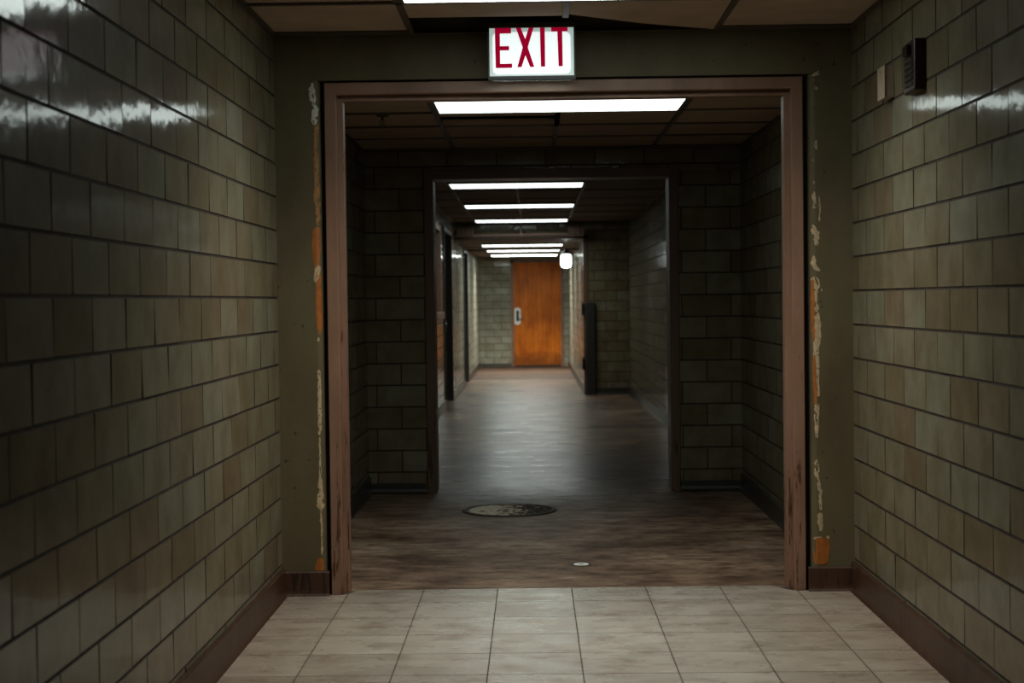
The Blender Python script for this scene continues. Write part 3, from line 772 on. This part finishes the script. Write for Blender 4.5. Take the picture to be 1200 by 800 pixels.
names = ['nearest fluorescent ceiling light, at the top edge above the exit sign',
         'wide fluorescent ceiling light seen through the doorway right under its head',
         'third fluorescent ceiling light, first one past the second opening',
         'fourth fluorescent ceiling light, second one past the second opening',
         'fifth fluorescent ceiling light, last before the hanging pipe',
         'sixth fluorescent ceiling light, first behind the hanging pipe',
         'seventh fluorescent ceiling light, second behind the hanging pipe',
         'furthest fluorescent ceiling light, nearest the orange door']
STR = [(5.6, 17.5), (3.0, .7), (2.4, 2.2), (2.8, 4), (3.5, 6), (6, 10), (9, 20), (17, 55)]
for i in range(8): make_light(i, STR[i], names[i])
# one more fixture behind the camera, switched off, keeps the grid honest
# ------------------------------------------------------------------ exit sign
SX0, SX1, SZ0, SZ1 = -.157, .1745, 2.073, 2.262
SY = 6.25
t = thing('exit_sign', 'lit white EXIT sign with crimson letters above the doorway', 'exit sign', ((SX0+SX1)/2, SY, SZ0))
ox, oz = (SX0+SX1)/2, SZ0
W2 = (SX1-SX0)/2; HH = SZ1-SZ0
mb = MB()
mb.box(-W2-.006, W2+.006, .012, .10, -.006, HH+.02, 0, .003)
mb.box(-W2-.006, W2+.006, -.006, .02, HH-.002, HH+.020, 0, .002)
mb.box(-W2-.006, -W2, -.002, .02, -.006, HH, 0); mb.box(W2, W2+.006, -.002, .02, -.006, HH, 0); mb.box(-W2, W2, -.002, .02, -.006, -.001, 0)
mb.box(-.05, .05, .10, .149, .06, .14, 0, .004)
mb.build('housing', M['bronze'], parent=t)
mb = MB(); mb.box(-W2, W2, .004, .012, 0, HH-.002)
mb.build('face_rim', emit('sign_rim_glow', (.55, .72, .68), .55), parent=t, label='dimmer greenish edge of the lit face')
mb = MB(); mb.extrude_poly(rounded(0, HH/2-.006, 2*W2-.026, HH-.024, .022), .0025, .006)
mb.build('face_panel', emit('sign_face_glow', (.80, .88, .87), 1.0), parent=t, label='glowing white face panel')
mb = MB(); mb.box(-W2+.01, W2-.01, .038, .092, -.0075, -.0062)
lip = MB(); lip.box(-W2-.006, W2+.006, -.006, .030, -.016, -.006)
lip.build('bottom_lip', M['black'], parent=t)
mb.build('down_lens', emit('sign_down_glow', (.75, .95, .9), 9.0), parent=t, label='glowing lens under the sign')
red = emit('crimson_letter', (.34, .0005, .022), .8); red.node_tree.nodes['Principled BSDF'].inputs['Base Color'].default_value = (.08, .002, .006, 1); red.node_tree.nodes['Principled BSDF'].inputs['Specular IOR Level'].default_value = 0
# letter outlines measured on the sign face: u right, v down, in millimetres of the face
sx = .3315/930; sz = .189/528
def lp(pts): return [((u-125)*sx-W2, HH-(v-172)*sz) for u, v in pts]
E_ = [(186, 178), (366, 178), (366, 236), (242, 236), (242, 374), (342, 374), (342, 420), (242, 420), (242, 566), (374, 566), (374, 612), (192, 612)]
X_L = [(420, 178), (474, 178), (521, 300), (560, 178), (614, 178), (549, 392), (618, 606), (572, 606), (521, 478), (478, 606), (430, 606), (492, 392)]
I_ = [(684, 178), (738, 178), (738, 604), (690, 604)]
T_ = [(808, 178), (990, 178), (990, 222), (930, 222), (932, 602), (886, 602), (876, 222), (808, 222)]
for pl in (E_, X_L, I_, T_):
    mb = MB(); q = lp(pl); mb.extrude_poly(q, .0005, .0024)
    mb.build('letter', red, parent=t, label='crimson letter', recalc=True)

# ------------------------------------------------------------------ small fittings
t = thing('fire_sprinkler', 'small round sprinkler on the ceiling behind the top left corner of the doorway', 'sprinkler', (-.744, 7.98, CB+.010))
mb = MB(); mb.lathe([(0, 0), (.036, -.001), (.034, -.008), (.02, -.012), (.012, -.014), (0, -.014)], n=24); mb.build('escutcheon', M['black'], parent=t, smooth=True)
mb = MB(); mb.cyl((0, 0, -.012), (0, 0, -.03), .007, n=12)
mb.cyl((-.009, 0, -.028), (-.006, 0, -.05), .002, n=8); mb.cyl((.009, 0, -.028), (.006, 0, -.05), .002, n=8)
mb.lathe([(0, -.05), (.018, -.051), (.018, -.053), (0, -.054)], n=20); mb.build('deflector', M['black'], parent=t)

t = thing('manhole_cover', 'round iron manhole cover with half worn pale paint set in the concrete floor', 'manhole cover', (-.145, 8.985, F0))
mb = MB(); mb.lathe([(.238, -.01), (.238, .004), (.243, .007), (.262, .007), (.27, .002), (.272, -.005)], n=64); mb.build('cover_rim', simple('rim_iron', (.04, .03, .022), .6), parent=t, smooth=True)
mb = MB(); mb.lathe([(0, .006), (.228, .006), (.232, .003), (.232, -.01)], n=64)
for i in range(-8, 9):
    for j in range(-8, 9):
        x, y = i*.026, j*.026
        if x*x+y*y < .205**2:
            if (i+j) % 2: mb.box(x-.010, x+.010, y-.003, y+.003, .004, .0085)
            else: mb.box(x-.003, x+.003, y-.010, y+.010, .004, .0085)
mb.build('cover_plate', M['iron'], parent=t)
for a in (.4, 3.6):
    mb = MB(); mb.cyl((.17*math.cos(a), .17*math.sin(a), .0055), (.17*math.cos(a), .17*math.sin(a), .0092), .016, n=16); mb.build('pick_hole', M['black'], parent=t)

t = thing('cleanout_plug', 'tiny pale ringed floor plug set in the concrete before the threshold', 'floor plug', (.206, 7.125, F0))
mb = MB(); mb.lathe([(.046, -.004), (.046, .0015), (.040, .002), (.036, -.004)], n=36); mb.build('outer_ring', M['black'], parent=t)
mb = MB(); mb.lathe([(.012, .001), (.013, .003), (.033, .003), (.035, .001)], n=36); mb.build('plug_face', M['white_plate'], parent=t)
mb = MB(); mb.cyl((0, 0, -.002), (0, 0, .0022), .012, n=20); mb.build('plug_slot', M['black'], parent=t)

t = thing('outlet_box', 'small beige metal box on the right brick wall near the doorway corner', 'electrical box', (XR-.006, 5.705, 1.95))
mb = MB(); mb.box(-.030, .004, -.052, .052, -.054, .054, 0, .003); mb.build('box_body', M['beige'], parent=t)
mb = MB(); mb.box(-.0335, -.0295, -.056, .056, -.058, .058, 0, .0015)
mb.build('cover_plate', M['beige'], parent=t)
for z in (-.04, .04):
    mb = MB(); mb.cyl((-.033, 0, z), (-.0355, 0, z), .0035, n=10); mb.build('screw', M['chrome'], parent=t)
t = thing('fire_alarm', 'dark maroon alarm box on the right brick wall, nearer the camera than the beige box', 'fire alarm', (XR-.006, 5.27, 1.945))
mb = MB(); mb.box(-.036, .004, -.075, .075, -.085, .085, 0, .006); mb.build('alarm_body', M['maroon'], parent=t)
mb = MB()
for k in range(5): mb.box(-.039, -.035, -.05, .05, -.065+k*.02, -.055+k*.02, 0)
mb.build('sounder_grille', M['black'], parent=t)
mb = MB(); mb.box(-.052, -.034, -.03, .03, .035, .07, 0, .005); mb.build('strobe_lens', M['pane'], parent=t)

t = thing('bumper_guard', 'dark upright guard panel against the brick wall where the corridor narrows', 'wall guard', (.775, Y3-.03, floor_z(Y3)))
mb = MB(); mb.box(-.062, .062, -.02, .02, -.006, 1.24, 0, .012); mb.build('guard_panel', M['rubber'], parent=t)
for z in (.15, .62, 1.1):
    mb = MB(); mb.cyl((0, -.02, z), (0, -.024, z), .009, n=12); mb.build('bolt', M['black'], parent=t)

t = thing('jar_lamp', 'glowing white jar lamp on a bracket from the right wall beside the orange door', 'wall lamp', (.492, 22.9, 1.845))
mb = MB(); mb.lathe([(0, .0), (.052, 0), (.074, -.02), (.078, -.05), (.078, -.145), (.068, -.18), (.036, -.197), (0, -.2)], n=28)
mb.build('jar', emit('jar_glow', (.93, 1, .98), 5), parent=t, smooth=True, label='glowing white glass jar')
mb = MB(); mb.lathe([(0, .07), (.03, .07), (.04, .04), (.075, .03), (.08, .0), (0, .001)], n=24); mb.build('cap', M['black'], parent=t)
mb = MB(); mb.cyl((0, 0, .055), (.206, 0, .055), .012, n=12); mb.build('arm', M['pipe'], parent=t)
mb = MB(); mb.cyl((.185, 0, .055), (.208, 0, .055), .045, n=20); mb.build('wall_plate', M['pipe'], parent=t)

t = thing('hanging_pipe', 'pinkish brown pipe hung across the corridor under the ceiling', 'pipe', (0, 20.95, 2.055))
mb = MB(); mb.cyl((-1.02, 0, -.005), (.70, 0, .0), .014, n=14); mb.build('pipe_run', M['pipe'], parent=t)
mb = MB(); mb.cyl((-.14, 0, .01), (-.14, 0, CC-2.055), .008, n=10); mb.cyl((-.14, -.0, -.02), (-.14, 0, .02), .02, n=12); mb.build('hanger_rod', M['pipe'], parent=t)
for x in (-.88, .59):
    mb = MB(); mb.box(x-.11, x+.11, -.05, .05, -.02, .09, 0, .008); mb.build('junction_box', M['brown_trim'], parent=t)

t = thing('sprinkler_pipe', 'thin pipe hanging under the low ceiling of the far corridor', 'pipe', (0, 24.4, CD-.045))
mb = MB(); mb.cyl((-1.0, 0, 0), (.69, 0, 0), .013, n=12); mb.build('pipe_run', M['brown_trim'], parent=t)
for x in (-.5, .3):
    mb = MB(); mb.cyl((x, 0, 0), (x, 0, .045), .006, n=8); mb.build('hanger_rod', M['brown_trim'], parent=t)

# ------------------------------------------------------------------ added warm fill, let in through the end left open behind the camera
w = bpy.data.worlds.new('world'); SC.world = w; w.use_nodes = True
bg = w.node_tree.nodes['Background']; bg.inputs[0].default_value = (1.0, .80, .56, 1); bg.inputs[1].default_value = .013

# ------------------------------------------------------------------ camera
f_, pi_, ya_, ro_, H_ = 1854.39, .0261, .0132, .0124, 1.1912
def cray(u, v):
    u, v = u*math.cos(ro_)-v*math.sin(ro_), u*math.sin(ro_)+v*math.cos(ro_)
    x, y, z = u, 1., -v
    z, y = z*math.cos(pi_)-y*math.sin(pi_), z*math.sin(pi_)+y*math.cos(pi_)
    x, y = x*math.cos(ya_)-y*math.sin(ya_), x*math.sin(ya_)+y*math.cos(ya_)
    return Vector((x, y, z))
fw = cray(0, 0).normalized(); rt = (cray(1, 0)-cray(0, 0)).normalized(); up = rt.cross(fw).normalized()
cam = bpy.data.cameras.new('camera'); co = bpy.data.objects.new('camera', cam); COL.objects.link(co)
R = Matrix((rt, up, -fw)).transposed().to_4x4(); co.matrix_world = Matrix.Translation((0, 0, H_)) @ R
cam.sensor_width = 36; cam.sensor_fit = 'HORIZONTAL'; cam.lens = f_/1200*36
cam.clip_start = .05; cam.clip_end = 100
cam.dof.use_dof = True; cam.dof.focus_distance = 6.4; cam.dof.aperture_fstop = 4.5
SC.camera = co
SC.view_settings.view_transform = 'Standard'; SC.view_settings.look = 'None'
SC.view_settings.exposure = 0; SC.view_settings.gamma = 1; SC.view_settings.use_curve_mapping = False
